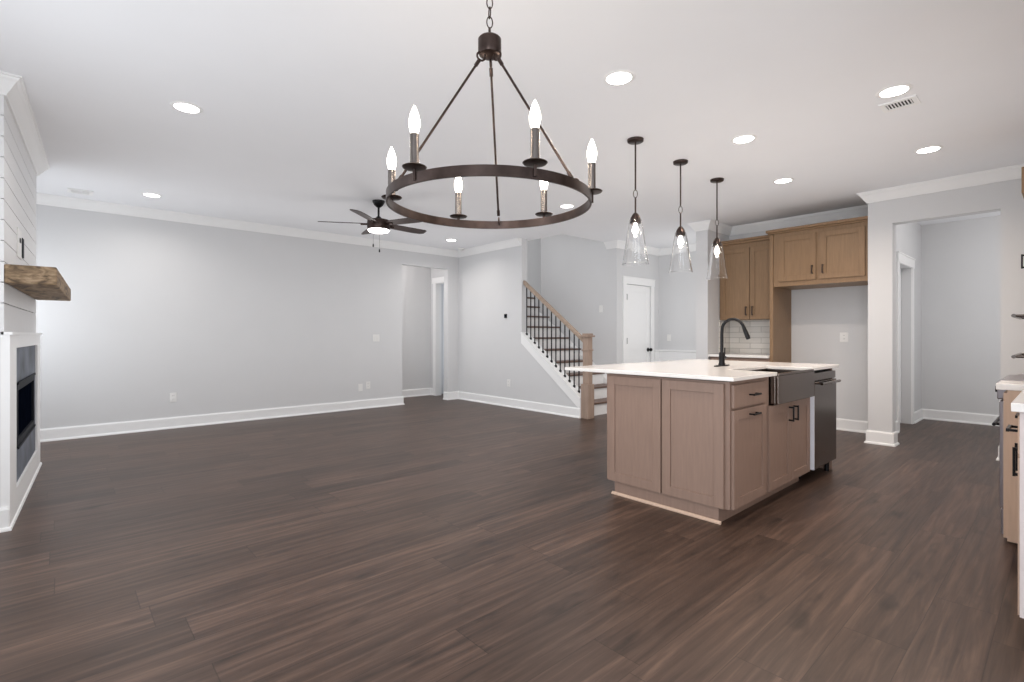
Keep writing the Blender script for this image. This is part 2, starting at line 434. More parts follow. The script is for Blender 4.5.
# stair skirt cap on the knee wall, white
sk = MB()
for (o0, o1, x0, x1) in ((0, .024, XS-.025, 5.625), (-.15, 0, XS-.014, XS)):
    lo_ = [(4.645, slope_z(4.645)+o0)] if o0 >= 0 else [(4.645, .142), (4.682, .142)]
    sk.prism(lo_+[(5.87, slope_z(5.87)+o0), (5.87, slope_z(5.87)+o1), (4.645, slope_z(4.645)+o1)], x0, x1, 'x')
struct('trim_7', sk, 'trim', label='white sloped cap and skirt board of the stair knee wall')

# ---- doors and casings
def casing_y(m, y, x0, x1, z1, w=.09, t=.018, s=-1):      # casing on a wall whose face is y, facing s
    ya, yb = sorted((y, y+s*t))
    m.box(x0-w, x0, ya, yb, 0, z1); m.box(x1, x1+w, ya, yb, 0, z1); m.box(x0-w-.012, x1+w+.012, ya-.004, yb, z1, z1+.11)
    m.box(x0-w-.02, x1+w+.02, ya-.012, yb, z1+.11, z1+.125)
    return m
def panel_leaf_y(name, x0, x1, y, z1, t=.04):             # two panel shaker door, face at y facing -y
    m = MB(); st = .11
    m.box(x0, x1, y+.008, y+t, .01, z1)
    m.box(x0, x0+st, y, y+.008, .01, z1); m.box(x1-st, x1, y, y+.008, .01, z1)
    for a, b in ((.01, .24), (.92, 1.06), (z1-.12, z1)): m.box(x0+st, x1-st, y, y+.008, a, b)
    return m
# foyer closet door
dt = Thing('door_1', (7.43, 5.03, 0), 'white two panel closet door with dark hinges and knob', None, kind='structure')
dt.part('door_leaf', panel_leaf_y('l', 7.064, 7.796, 5.015, 2.034), 'trim')
dt.part('door_casing', casing_y(MB(), 5.0, 7.06, 7.80, 2.04), 'trim')
dt.part('door_knob', MB().tube([(7.735, 5.015, .92), (7.735, 4.975, .92)], .012).lathe([(0, -.03), (.02, -.026), (.031, 0), (.02, .026), (0, .03)], (7.735, 4.955, .92), 20).tube([(7.735, 5.015, .92), (7.735, 5.007, .92)], .035, 20), 'black', smooth=True)
for hz in (1.82, 1.08, .28):
    dt.part('hinge', MB().tube([(7.078, 4.996, hz-.05), (7.078, 4.996, hz+.05)], .010).box(7.066, 7.10, 5.008, 5.0145, hz-.045, hz+.045), 'black')
# pantry side door
dt = Thing('door_2', (7.99, 1.5, 0), 'white door with black knob recessed in the pantry side wall', None, kind='structure')
dt.part('door_leaf', panel_leaf_y('l', 7.624, 8.356, 1.525, 2.055), 'trim')
dt.part('door_casing', casing_y(MB(), 1.42, 7.62, 8.36, 2.06), 'trim')
dt.part('door_knob', MB().tube([(7.72, 1.525, .92), (7.72, 1.475, .92)], .012).lathe([(0, -.03), (.02, -.026), (.031, 0), (.02, .026), (0, .03)], (7.72, 1.465, .92), 20).tube([(7.72, 1.525, .92), (7.72, 1.517, .92)], .035, 20), 'black', smooth=True)
# hall doorway in hall right wall, with open door leaf beyond
dt = Thing('door_3', (5.66, 8.0, 0), 'white cased doorway at the end of the little hall', None, kind='structure')
m = MB(); 
for a, b in ((8.26, 8.36), (7.701, 7.77)): m.box(5.422, 5.44, a, b, 0, 2.18)
m.box(5.418, 5.44, 7.701, 8.375, 2.18, 2.29)
m.box(5.44, 5.56, 8.26, 8.27, 0, 2.18).box(5.44, 5.56, 7.76, 7.77, 0, 2.18).box(5.44, 5.56, 7.77, 8.26, 2.17, 2.18)
dt.part('door_casing', m, 'trim')
# jamb lining of the hall opening (white bright edge at its right side)
# windows
def window_x(n, y0, y1, z0, z1, XL=XL):
    w = Thing('window_%d' % n, (XL-.06, (y0+y1)/2, z0), 'white framed window in the left wall', None, kind='structure')
    m = MB(); x0, x1 = XL-.10, XL-.04
    m.box(x0, x1, y0, y0+.05, z0, z1).box(x0, x1, y1-.05, y1, z0, z1).box(x0, x1, y0+.05, y1-.05, z0, z0+.05).box(x0, x1, y0+.05, y1-.05, z1-.05, z1)
    m.box(x0+.01, x1-.01, y0+.05, y1-.05, (z0+z1)/2-.02, (z0+z1)/2+.02)
    w.part('window_frame', m, 'trim'); 
    m = MB(); t = .018
    m.box(XL, XL+t, y0-.09, y0, z0-.02, z1+.1).box(XL, XL+t, y1, y1+.09, z0-.02, z1+.1).box(XL, XL+t, y0, y1, z1, z1+.1).box(XL, XL+.04, y0-.1, y1+.1, z0-.05, z0-.02)
    w.part('window_casing', m, 'trim')
for i, h in enumerate(LW): window_x(i+1, *h)
for i, h in enumerate(DW_): window_x(i+5, *h, XL=-4.0)
w = Thing('window_4', (-.6, -6.06, 0), 'white framed sliding patio door behind the viewpoint', None, kind='structure')
m = MB(); m.box(-2.55, -2.49, -6.1, -6.04, 0, 2.42).box(1.29, 1.35, -6.1, -6.04, 0, 2.42).box(-2.49, 1.29, -6.1, -6.04, 2.36, 2.42).box(-2.49, 1.29, -6.1, -6.04, 0, .06)
for xx in (-1.3, 0, ): m.box(xx-.04, xx+.04, -6.1, -6.04, .06, 2.36)
w.part('window_frame', m, 'trim')

# ================================================================= FIREPLACE
fp = Thing('fireplace', CH(.88, .02)+(0,), 'black gas fireplace with slate tile face and white surround', 'fireplace')
m = MB()
ch_prism(-.10, .21, 0, .04, .14, 1.175, m); ch_prism(1.60, 1.86, .014, .04, .14, 1.175, m); ch_prism(.21, 1.60, .014, .04, 1.09, 1.175, m)
ch_prism(.21, 1.60, .014, .04, .0, .18, m); ch_prism(-.10, .21, 0, .04, 0, .14, m); ch_prism(1.60, 1.86, .014, .04, 0, .14, m)
ch_prism(-.11, 1.87, .014, .052, 1.175, 1.192, m)
fp.part('surround', m, 'trim')
m = MB(); ch_prism(.21, .31, .014, .026, .18, 1.09, m); ch_prism(1.42, 1.60, .014, .026, .18, 1.09, m); ch_prism(.31, 1.42, .014, .026, .85, 1.09, m); ch_prism(.31, 1.42, .014, .026, .18, .42, m)
fp.part('tile_face', m, 'slate', label='grey slate tile band')
m = MB(); ch_prism(.31, .36, .014, .034, .42, .85, m); ch_prism(1.37, 1.42, .014, .034, .42, .85, m); ch_prism(.36, 1.37, .014, .034, .80, .85, m); ch_prism(.36, 1.37, .014, .034, .42, .47, m)
ch_prism(.31, 1.42, .034, .042, .842, .858, m); ch_prism(.31, 1.42, .034, .042, .412, .428, m)
fp.part('firebox_frame', m, 'frit', label='black metal firebox frame')
fp.part('firebox_glass', ch_prism(.36, 1.37, .014, .020, .47, .80), 'glassdark')

mt = ch_prism(-.10, 1.80, .0145, .25, 1.487, 1.60).build('mantel_shelf', 'rustic', bevel=.008)
tag(mt, 'rustic brown reclaimed wood mantel beam above the fireplace', 'mantel')
tb = Thing('tv_outlet_box', CH(.8, .016)+(1.76,), 'recessed dark outlet box on shiplap above the wood mantel', 'outlet')
tb.part('plate', ch_prism(.50, .72, .014, .019, 1.72, 1.92), 'plate')
tb.part('recess', ch_prism(.76, .85, .014, .021, 1.745, 1.885), 'frit')
tb.part('socket', ch_prism(.60, .65, .019, .024, 1.83, 1.86), 'black')

# ================================================================= STAIRCASE
RISE, RUN, Y0 = .19, .25, 4.66
st = Thing('staircase', (6.2, 4.66, 0), 'staircase with brown treads and white risers rising behind balusters', 'stairs')
for i in range(9):
    x0 = 5.626
    y = Y0+i*RUN; z = (i+1)*RISE
    st.part('riser', box(x0, 6.66, y, y+.018, i*RISE, z-.028), 'trim')
    st.part('tread', box(x0, 6.66, y-.03, y+RUN+.018, z-.028, z), 'tread', bevel=.006)
st.part('landing', box(5.725, 6.795, Y0+9*RUN-.02, 8.08, 9*RISE-.03+RISE, 10*RISE), 'tread')
st.part('riser', box(5.725, 6.795, Y0+9*RUN, Y0+9*RUN+.018, 9*RISE, 10*RISE-.03), 'trim')

st.part('stringer', MB().prism([(Y0, 0), (Y0+9*RUN, 9*RISE-.15), (Y0+9*RUN, 9*RISE), (Y0+.02, RISE-.03), (Y0, .05)], 6.662, 6.795, 'x'), 'trim')
rl = Thing('stair_railing', (5.54, 4.57, 0), 'greige wood newel and handrail with thin black metal balusters', 'railing')
nx0, nx1, ny0, ny1 = XS-.005, XS+.13, 4.505, 4.64
m = MB().box(nx0, nx1, ny0, ny1, 0, .49); m.prism([(nx0, ny0), (nx1, ny0), (nx1, ny1), (nx0, ny1)], .49, .50, 'z')
nw = rl.part('newel_post', MB().box(nx0, nx1, ny0, ny1, 0, .485).box(nx0+.018, nx1-.018, ny0+.018, ny1-.018, .485, 1.15), 'oak', bevel=.006)
rl.part('newel_ring', box(nx0+.008, nx1-.008, ny0+.008, ny1-.008, .955, .975), 'oak', bevel=.004)
rl.part('newel_cap', MB().box(nx0-.008, nx1+.008, ny0-.008, ny1+.008, 1.15, 1.172).box(nx0+.012, nx1-.012, ny0+.012, ny1-.012, 1.172, 1.20), 'oak', bevel=.006)
def rail_z(y): return 1.12 + (y-4.615)*.745      # top of rail
rp = []
m = MB()
ya, yb = ny1-.02, 5.87
prof = [(-.03, -.065), (-.03, -.02), (-.022, 0), (.022, 0), (.03, -.02), (.03, -.065)]
A = [m.bm.verts.new((5.54+px, ya, rail_z(ya)+pz)) for px, pz in prof]; B = [m.bm.verts.new((5.54+px, yb, rail_z(yb)+pz)) for px, pz in prof]
m.bm.faces.new(A); m.bm.faces.new(B[::-1])
for i in range(6): m.bm.faces.new([A[(i+1) % 6], A[i], B[i], B[(i+1) % 6]])
rl.part('handrail', m, 'oak_rail', bevel=.004)
for i in range(13):
    y = 5.815 - i*.0905
    zb, zt = slope_z(y)+.024, rail_z(y)-.055
    b = rl.part('baluster', box(5.54-.0065, 5.54+.0065, y-.0065, y+.0065, zb-.01, zt), 'black')
    rl.part('baluster_shoe', MB().box(5.54-.014, 5.54+.014, y-.014, y+.014, zb-.01, zb+.026), 'black', bevel=.003, parent=b)

# ================================================================= CABINET HELPERS
def shaker_x(x, y0, y1, z0, z1, t=.02, w=.062, s=-1):
    """shaker front lying in a plane x=const, outer face at x, facing s"""
    m = MB(); xo, xi = x, x - s*t
    a, b = sorted((xo, xi)); r0, r1 = sorted((xo - s*.008, xi))
    m.box(a, b, y0, y0+w, z0, z1).box(a, b, y1-w, y1, z0, z1).box(a, b, y0+w, y1-w, z0, z0+w).box(a, b, y0+w, y1-w, z1-w, z1)
    m.box(r0, r1, y0+w, y1-w, z0+w, z1-w); return m
def shaker_y(y, x0, x1, z0, z1, t=.02, w=.062, s=-1):
    m = MB(); yo, yi = y, y - s*t
    a, b = sorted((yo, yi)); r0, r1 = sorted((yo - s*.008, yi))
    m.box(x0, x0+w, a, b, z0, z1).box(x1-w, x1, a, b, z0, z1).box(x0+w, x1-w, a, b, z0, z0+w).box(x0+w, x1-w, a, b, z1-w, z1)
    m.box(x0+w, x1-w, r0, r1, z0+w, z1-w); return m
def pull(p, axis, out, length=.11, proj=.032, w=.006):
    """bar pull: centre p on the face, axis vector of the bar, outward vector"""
    p, a, o = Vector(p), Vector(axis), Vector(out)
    m = MB(); bar = p + o*proj
    def bx(c, ha, ho, hs):
        sd = a.cross(o)
        e = Vector([abs(a[i])*ha+abs(o[i])*ho+abs(sd[i])*hs for i in range(3)])
        m.box(c.x-e.x, c.x+e.x, c.y-e.y, c.y+e.y, c.z-e.z, c.z+e.z)
    bx(bar, length/2, w*.8, w)
    for s in (-1, 1): bx(p + o*proj/2 + a*s*(length/2-.008), .006, proj/2, w*.8)
    return m

# ================================================================= ISLAND
YI = 1.40       # face frame plane; fronts at 1.38
XI = 3.05
cab = Thing('island_base_cabinet', (3.3, 1.85, 0), 'brown stained island end cabinet with drawer and shaker end panels', 'cabinet')
m = MB().box(XI, 3.58, YI, 2.33, .10, .885)
cab.part('carcass', m, 'cab')
cab.part('toe_kick', box(XI, 3.58, YI+.07, 2.26, 0, .0995), 'cab')
cab.part('shoe_moulding', MB().sweep([(XI, YI+.052), (XI, 2.26+.018)][::-1], [(0, 0), (0, .018), (-.006, .018), (-.016, .008), (-.016, 0)], 0), 'lightoak', label='pale shoe moulding along the floor')
cab.part('end_panel', shaker_x(3.03, 1.867, 2.309, .10, .872), 'cab', bevel=.0015)
cab.part('end_panel', shaker_x(3.03, 1.431, 1.856, .10, .872), 'cab', bevel=.0015)
d = cab.part('drawer', shaker_y(1.38, 3.065, 3.555, .722, .865, w=.0) if False else box(3.065, 3.555, 1.38, 1.40, .722, .865), 'cab', bevel=.003)
cab.part('handle', pull((3.33, 1.38, .793), (1, 0, 0), (0, -1, 0)), 'black', parent=d, bevel=.002)
d = cab.part('door', shaker_y(1.38, 3.065, 3.555, .10, .708), 'cab', bevel=.0015)
cab.part('handle', pull((3.33, 1.38, .668), (1, 0, 0), (0, -1, 0)), 'black', parent=d, bevel=.002)
# sink base
cab = Thing('sink_base_cabinet', (4.0, 1.85, 0), 'brown stained two-door cabinet under the farmhouse sink', 'cabinet')
cab.part('carcass', MB().box(3.581, 4.42, YI, 2.33, .10, .63).box(3.581, 3.64, YI, 2.33, .63, .885).box(4.40, 4.42, YI, 2.33, .63, .885).box(3.64, 4.40, 2.0, 2.33, .63, .885), 'cab')
cab.part('toe_kick', box(3.581, 4.42, YI+.07, 2.26, 0, .0995), 'cab')
d = cab.part('door', shaker_y(1.38, 3.60, 3.998, .10, .685), 'cab', bevel=.0015)
cab.part('handle', pull((3.955, 1.38, .60), (0, 0, 1), (0, -1, 0)), 'black', parent=d, bevel=.002)
d = cab.part('door', shaker_y(1.38, 4.004, 4.40, .10, .685), 'cab', bevel=.0015)
cab.part('handle', pull((4.047, 1.38, .60), (0, 0, 1), (0, -1, 0)), 'black', parent=d, bevel=.002)
# island back panel closing the seating side and right end
cab = Thing('island_back_panel', (4.7, 2.3, 0), 'brown stained panel closing the seating side and far end of the island', 'cabinet panel')
cab.part('back_board', box(4.421, 5.02, 2.30, 2.33, .10, .885), 'cab')
cab.part('side_board', box(5.0, 5.02, YI, 2.30, 0, .885), 'cab')
cab.part('toe_kick', box(4.421, 5.0, 2.2, 2.30, 0, .0995), 'cab')
# farmhouse sink
sk = Thing('farmhouse_sink', (4.03, 1.6, .7), 'stainless steel apron front sink set into the white island counter', 'sink')
x0, x1, y0, y1, z0, z1 = 3.66, 4.39, 1.345, 1.74, .695, .893
m = MB().box(x0, x1, y0, y0+.02, z0, z1-.002).box(x0+.015, x1-.015, y0, y0+.02, z1-.002, z1+.015).box(x0, x0+.012, y0+.02, y1, z0, z1-.002).box(x1-.012, x1, y0+.02, y1, z0, z1-.002).box(x0+.012, x1-.012, y1-.012, y1, z0, z1-.01).box(x0+.012, x1-.012, y0+.02, y1-.012, z0, z0+.012)
sk.part('basin', m, 'steel', bevel=.003)
sk.part('drain', MB().lathe([(0, .004), (.035, .004), (.045, 0), (.045, -.001), (0, -.001)], (4.03, 1.55, .7085), 24), 'nickel', smooth=True)
# dishwasher
dw = Thing('dishwasher', (4.73, 1.6, 0), 'stainless dishwasher at the far end of the island beside the sink', 'dishwasher')
dw.part('tub', box(4.44, 4.995, 1.41, 2.0, .10, .875), 'dark')
dw.part('door', box(4.445, 4.995, 1.362, 1.41, .105, .80), 'steel', bevel=.004)
dw.part('control_panel', box(4.445, 4.995, 1.368, 1.41, .806, .868), 'steel', bevel=.004)
dw.part('side_film', box(4.432, 4.4445, 1.363, 1.44, .105, .70), 'film', label='white door edge strip')
dw.part('handle', MB().tube([(4.49, 1.325, .785), (4.95, 1.325, .785)], .011).tube([(4.52, 1.362, .785), (4.52, 1.325, .785)], .008).tube([(4.92, 1.362, .785), (4.92, 1.325, .785)], .008), 'steel', smooth=True)
for fx, fy in ((4.50, 1.50), (4.94, 1.42)):
    dw.part('foot', MB().tube([(fx, fy, 0), (fx, fy, .10)], .018), 'black', smooth=True)
# countertop (with sink cut out)
m = MB(); sx0, sx1, sy1 = 3.672, 4.378, 1.70
m.prism([(3.0, 1.355), (sx0, 1.355), (sx0, sy1), (sx1, sy1), (sx1, 1.355), (5.04, 1.355), (5.04, 2.71), (3.0, 2.71)], .893, .918, 'z')
ct = m.build('island_countertop', 'quartz', bevel=.003)
tag(ct, 'white quartz slab with sink cutout topping the kitchen island', 'countertop')
# faucet
fa = Thing('faucet', (4.06, 1.93, .918), 'matte black gooseneck pull-down faucet behind the sink', 'faucet')
fx, fy = 4.06, 1.93
fa.part('base_plate', MB().prism([(fx+.125*math.cos(a)*(1 if abs(math.cos(a)) > .5 else 1), fy+.028*math.sin(a)) for a in [2*math.pi*k/24 for k in range(24)]], .918, .926, 'z'), 'black', bevel=.002)
fa.part('body', MB().lathe([(0, .008), (.027, .008), (.027, .02), (.023, .03), (.023, .105), (.017, .115), (0, .115)], (fx, fy, .918), 28), 'black', smooth=True)
pts = [(fx, fy, 1.02), (fx, fy, 1.18)]
rc = .088
for k in range(1, 11):
    a = math.pi*k/10*.93
    pts.append((fx+.012*k/10, fy-rc+rc*math.cos(a), 1.215+rc*math.sin(a)))
fa.part('spout', MB().tube(pts, .0125, 16), 'black', smooth=True)
e = Vector(pts[-1]); dv = (Vector(pts[-1])-Vector(pts[-2])).normalized()
fa.part('spray_head', MB().tube([e, e+dv*.03, e+dv*.085, e+dv*.10], .016, 16, radii=[.0135, .016, .018, .015]), 'black', smooth=True)
fa.part('lever', MB().tube([(fx+.02, fy, .985), (fx+.06, fy, .985)], .014, 14).tube([(fx+.05, fy, .99), (fx+.052, fy, 1.07)], .005, 10), 'black', smooth=True)

# ================================================================= KITCHEN BACK WALL
cab = Thing('back_base_cabinet', (6.9, 2.9, 0), 'brown base cabinet below the short counter beside the fridge bay', 'cabinet')
cab.part('carcass', box(6.60, 7.185, 2.525, 3.30, .10, .885), 'cab')
cab.part('toe_kick', box(6.67, 7.185, 2.525, 3.30, 0, .0995), 'cab')
for a, b, hy in ((2.53, 2.905, 2.87), (2.915, 3.29, 2.95)):
    d = cab.part('drawer', box(6.58, 6.60, a, b, .722, .865), 'cab', bevel=.003)
    cab.part('handle', pull((6.58, (a+b)/2, .79), (0, 1, 0), (-1, 0, 0)), 'black', parent=d)
    d = cab.part('door', shaker_x(6.58, a, b, .105, .708), 'cab')
    cab.part('handle', pull((6.58, hy, .62), (0, 0, 1), (-1, 0, 0)), 'black', parent=d)
ct = box(6.555, 7.185, 2.525, 3.305, .8855, .918).build('back_countertop', 'quartz', bevel=.003)
tag(ct, 'short white quartz counter under the tile backsplash', 'countertop')
m = MB().box(7.187, 7.199, 2.525, 3.297, .92, 1.385)
bs = Thing('tile_backsplash', (7.19, 2.9, .92), 'white subway tile backsplash below the two-door upper cabinet', 'backsplash')
bs.part('tile_field', m, 'tile')
bs.part('side_tile', box(6.87, 7.186, 3.298, 3.309, .92, 1.385), 'tile')
# two-door upper
def crown_cab(m, x, y0, y1, z, ret=None):
    m.box(x-.035, 7.185, y0, y1, z+.03, z+.06); m.box(x-.02, 7.185, y0, y1, z, z+.03)
    return m
cab = Thing('upper_cabinet', (7.0, 2.9, 1.38), 'brown two-door wall cabinet above the tile backsplash', 'cabinet')
cab.part('carcass', box(6.89, 7.199, 2.525, 3.305, 1.385, 2.42), 'cab_up')
cab.part('crown', crown_cab(MB(), 6.88, 2.565, 3.305, 2.4205), 'cab_up', bevel=.006)
for a, b, hy in ((2.57, 2.882, 2.845), (2.89, 3.285, 2.928)):
    d = cab.part('door', shaker_x(6.87, a, b, 1.39, 2.355), 'cab_up', bevel=.0015)
    cab.part('handle', pull((6.87, hy, 1.50), (0, 0, 1), (-1, 0, 0), .12), 'bronze', parent=d)
# over-fridge cabinet
cab = Thing('fridge_top_cabinet', (6.9, 2.0, 1.77), 'wide brown two-door cabinet above the empty fridge bay', 'cabinet')
cab.part('carcass', box(6.60, 7.199, 1.49, 2.48, 1.773, 2.425), 'cab_up')
cab.part('crown', MB().box(6.555, 7.199, 1.49, 2.56, 2.445, 2.478).box(6.575, 7.199, 1.49, 2.54, 2.4255, 2.445), 'cab_up', bevel=.006)
for a, b, hy in ((1.522, 1.96, 1.93), (2.005, 2.415, 2.04)):
    d = cab.part('door', shaker_x(6.58, a, b, 1.83, 2.378), 'cab_up', bevel=.0015)
    cab.part('handle', pull((6.58, hy, 1.945), (0, 0, 1), (-1, 0, 0), .10), 'bronze', parent=d)
fpn = box(6.59, 7.199, 2.482, 2.523, 0, 2.42).build('fridge_side_panel', 'cab_up', bevel=.002)
tag(fpn, 'tall brown wood panel between the counter and the empty fridge bay', 'cabinet panel')

# ================================================================= RIGHT-HAND KITCHEN RUN (only its edge is in view)
cab = Thing('right_base_cabinet', (3.1, -.15, 0), 'pale brown base cabinet with black pulls at the right edge, nearest', 'cabinet')
cab.part('carcass', box(2.69, 3.63, -.44, .116, .10, .885), 'cab')
cab.part('end_board', box(2.672, 2.6895, -.44, .131, .115, .885), 'pale')
cab.part('toe_kick', box(2.69, 3.63, -.44, .04, 0, .0995), 'cab')
for a, b in ((2.69, 3.155), (3.165, 3.63)):
    d = cab.part('drawer', box(a, b, .117, .137, .722, .865), 'lightoak', bevel=.003)
    cab.part('handle', pull(((a+b)/2-.1, .137, .80), (1, 0, 0), (0, 1, 0), .13, .032), 'black', parent=d)
    d = cab.part('door', shaker_y(.137, a, b, .115, .708, s=1), 'lightoak')
    cab.part('handle', pull((b-.06 if a < 3 else a+.06, .137, .62), (0, 0, 1), (0, 1, 0), .125, .032), 'black', parent=d)
ct = box(2.645, 3.645, -.45, .153, .8855, .918).build('right_countertop', 'quartz', bevel=.003)
tag(ct, 'white quartz counter end nearest the viewer at right edge', 'countertop')
cab = Thing('narrow_base_cabinet', (3.8, -.1, 0), 'narrow pale cabinet side beside the steel range at right edge', 'cabinet')
cab.part('carcass', box(3.665, 3.94, -.44, .225, .10, .885), 'lightoak')
cab.part('toe_kick', box(3.68, 3.94, -.44, .15, 0, .0995), 'cab')
cab.part('front', box(3.67, 3.935, .225, .24, .115, .87), 'lightoak')
ct = box(3.66, 3.945, -.45, .268, .8855, .918).build('narrow_countertop', 'quartz', bevel=.003)
tag(ct, 'small white counter piece beyond the near one, next to range', 'countertop')
rg = Thing('range', (4.33, -.1, 0), 'stainless steel range seen edge-on past the right cabinets', 'range')
rg.part('body', box(3.95, 4.71, -.44, .235, .03, .915), 'steel_range')
rg.part('oven_door', box(3.955, 4.705, .236, .275, .20, .80), 'steel_range', bevel=.004)
rg.part('control_panel', box(3.955, 4.705, .236, .285, .81, .91), 'steel_range', bevel=.006)
rg.part('drawer', box(3.955, 4.705, .236, .27, .05, .19), 'steel_range', bevel=.004)
rg.part('handle', MB().tube([(3.99, .300, .66), (4.67, .300, .66)], .009).tube([(4.03, .275, .66), (4.03, .300, .66)], .009).tube([(4.63, .275, .66), (4.63, .300, .66)], .009), 'black', smooth=True)
for kx in (4.05, 4.2, 4.46, 4.61): rg.part('knob', MB().tube([(kx, .285, .86), (kx, .298, .86)], .018, 16), 'black', smooth=True)
rg.part('foot', box(4.0, 4.66, -.3, .1, 0, .03), 'black')
tw = Thing('oven_tower', (5.4, -.1, 0), 'wall oven tower with chrome handles, only its edge showing at right', 'oven cabinet')
tw.part('cabinet_box', box(5.0, 5.76, -.44, .19, 0, 2.16), 'cab_up')
tw.part('top_cabinet', box(4.985, 5.77, -.44, .236, 2.165, 2.345), 'cab_up', bevel=.004)
tw.part('oven_front', box(5.03, 5.73, .19, .205, .75, 1.45), 'steel')
tw.part('cabinet_door', box(5.01, 5.75, .19, .205, 1.5, 2.1), 'cab_up')
for hz in (1.31, 1.02): tw.part('oven_handle', MB().tube([(5.0, .275, hz), (5.72, .275, hz)], .013).tube([(5.06, .205, hz), (5.06, .275, hz)], .01).tube([(5.68, .205, hz), (5.68, .275, hz)], .01), 'nickel', smooth=True)
tw.part('door_pull', pull((5.03, .205, 1.69), (0, 0, 1), (0, 1, 0), .10, .03), 'black')
for (ux0, ux1, lab) in ((2.45, 3.17, 'added brown cabinet on the right kitchen wall, unseen, darkens island reflections, nearest'), (3.18, 3.93, 'added brown cabinet on the right kitchen wall, unseen, darkens island reflections, by the range')):  # added out of view so the island steel and fronts reflect something dark
    uc = Thing('added_wall_cabinet', ((ux0+ux1)/2, -.3, 1.38), lab, 'cabinet', 'added right wall cabinets')
    uc.part('carcass', box(ux0, ux1, -.45, -.14, 1.385, 2.45), 'cab_up')
    for a, b in ((ux0+.005, (ux0+ux1)/2-.003), ((ux0+ux1)/2+.003, ux1-.005)): uc.part('door', shaker_y(-.12, a, b, 1.39, 2.44, s=1), 'cab_up')
ct = box(4.72, 4.995, -.45, .2, .0, .918).build('filler_cabinet', 'cab', bevel=.003)
tag(ct, 'slim filler cabinet between the range and the oven tower', 'cabinet')

# ================================================================= PLATES ON WALLS
def outlet(name, pos, normal, label, cat='outlet', kind='outlet', w=.072, h=.115):
    t = Thing(name, pos, label, cat)
    n = Vector(normal); p = Vector(pos)
    def bx(m, du, dz, hu, hz, d0, d1):
        if abs(n.x) > .5:
            a, b = sorted((p.x+n.x*d0, p.x+n.x*d1)); m.box(a, b, p.y+du-hu, p.y+du+hu, p.z+dz-hz, p.z+dz+hz)
        else:
            a, b = sorted((p.y+n.y*d0, p.y+n.y*d1)); m.box(p.x+du-hu, p.x+du+hu, a, b, p.z+dz-hz, p.z+dz+hz)
        return m
    t.part('cover_plate', bx(MB(), 0, 0, w/2, h/2, 0, .006), 'plate', bevel=.002)
    if kind == 'outlet':
        for dz in (-.022, .022):
            s_ = t.part('socket', bx(MB(), 0, dz, .017, .015, .006, .008), 'plate')
            m = MB(); bx(m, -.007, dz, .0015, .006, .008, .0085); bx(m, .007, dz, .0015, .006, .008, .0085); t.part('slot', m, 'slot', parent=s_)
    elif kind == 'switch':
        k = int(round(w/.072)) or 1
        for i in range(k): t.part('rocker', bx(MB(), (i-(k-1)/2)*.046, 0, .016, .033, .006, .010), 'plate', bevel=.002)
    return t
outlet('wall_outlet', (1.06, YF, .39), (0, -1, 0), 'white outlet low on the far wall toward the fireplace')
outlet('wall_outlet', (3.69, YF, .37), (0, -1, 0), 'white outlet low on far wall left of the hall opening')
outlet('cable_plate', (3.56, YF, .34), (0, -1, 0), 'small white blank plate just left of the outlet by the hall', 'wall plate', 'blank')
outlet('light_switch', (3.83, YF, 1.13), (0, -1, 0), 'white switch plate on far wall left of hall opening', 'light switch', 'switch', w=.118)
outlet('wall_outlet', (XS, 6.18, .39), (-1, 0, 0), 'white outlet low on the wall beneath the black thermostat')
outlet('light_switch', (6.80, 5.32, 1.62), (-1, 0, 0), 'white switch plate on the stairwell wall above the newel', 'light switch', 'switch')
outlet('light_switch', (8.06, 4.79, 1.13), (-1, 0, 0), 'white switch plate right of the closet door', 'light switch', 'switch')
outlet('wall_outlet', (7.20, 1.88, 1.15), (-1, 0, 0), 'white double outlet plate inside the empty fridge bay', w=.09)
th = Thing('thermostat', (XS, 6.25, 1.49), 'small black thermostat on wall left of the stairs', 'thermostat')
th.part('housing', box(XS-.022, XS, 6.223, 6.277, 1.458, 1.526), 'black', bevel=.006)
th.part('screen', box(XS-.0235, XS-.022, 6.23, 6.27, 1.475, 1.512), 'glassdark')

# ================================================================= CEILING FIXTURES
DL = [(.64, 4.02, 'leftmost recessed light, above and right of the shiplap chimney'),
      (.75, 6.78, 'small recessed light near the far wall left corner'),
      (2.50, 1.82, 'large recessed light right of the chandelier stem'),
      (3.93, .754, 'recessed light touching the slatted ceiling vent at right'),
      (4.01, 1.73, 'recessed light right of the nearest pendant canopy, middle of ceiling'),
      (5.38, .80, 'recessed light in front of the pantry opening crown'),
      (5.38, 1.93, 'recessed light just right of the farthest pendant canopy'),
      (4.72, 6.73, 'tiny recessed light near the hall opening'),
      (4.51, 4.04, 'recessed light seen through the chandelier ring')]
src = None
def lamp_down(parent_loc, power, color, size, name):
    l = bpy.data.lights.new(name, 'AREA'); l.shape = 'DISK'; l.size = size; l.energy = power; l.color = color; l.spread = R(150)
    o = bpy.data.objects.new(name, l); C.objects.link(o); o.location = parent_loc
    return o
for x, y, lab in DL:
    if src is None:
        t = Thing('recessed_light', (x, y, CZ), lab, 'ceiling light', 'recessed ceiling lights')
        t.part('trim_ring', MB().lathe([(.072, -.001), (.074, -.006), (.088, -.005), (.096, 0), (.072, 0)], (x, y, CZ), 32), 'trim', smooth=True)
        t.part('lens', MB().lathe([(0, -.004), (.073, -.004), (.073, -.001), (0, -.001)], (x, y, CZ), 32), 'lens')
        src = t.o
    else:
        o = copy_tree(src); o.location = (x, y, CZ); tag(o, lab)
    kitchen = x > 2 and y < 3
    lamp_down((x, y, CZ-.012), 11 if kitchen else 6, (1, .84, .70) if kitchen else (1, .95, .9), .14, 'downlight_glow')
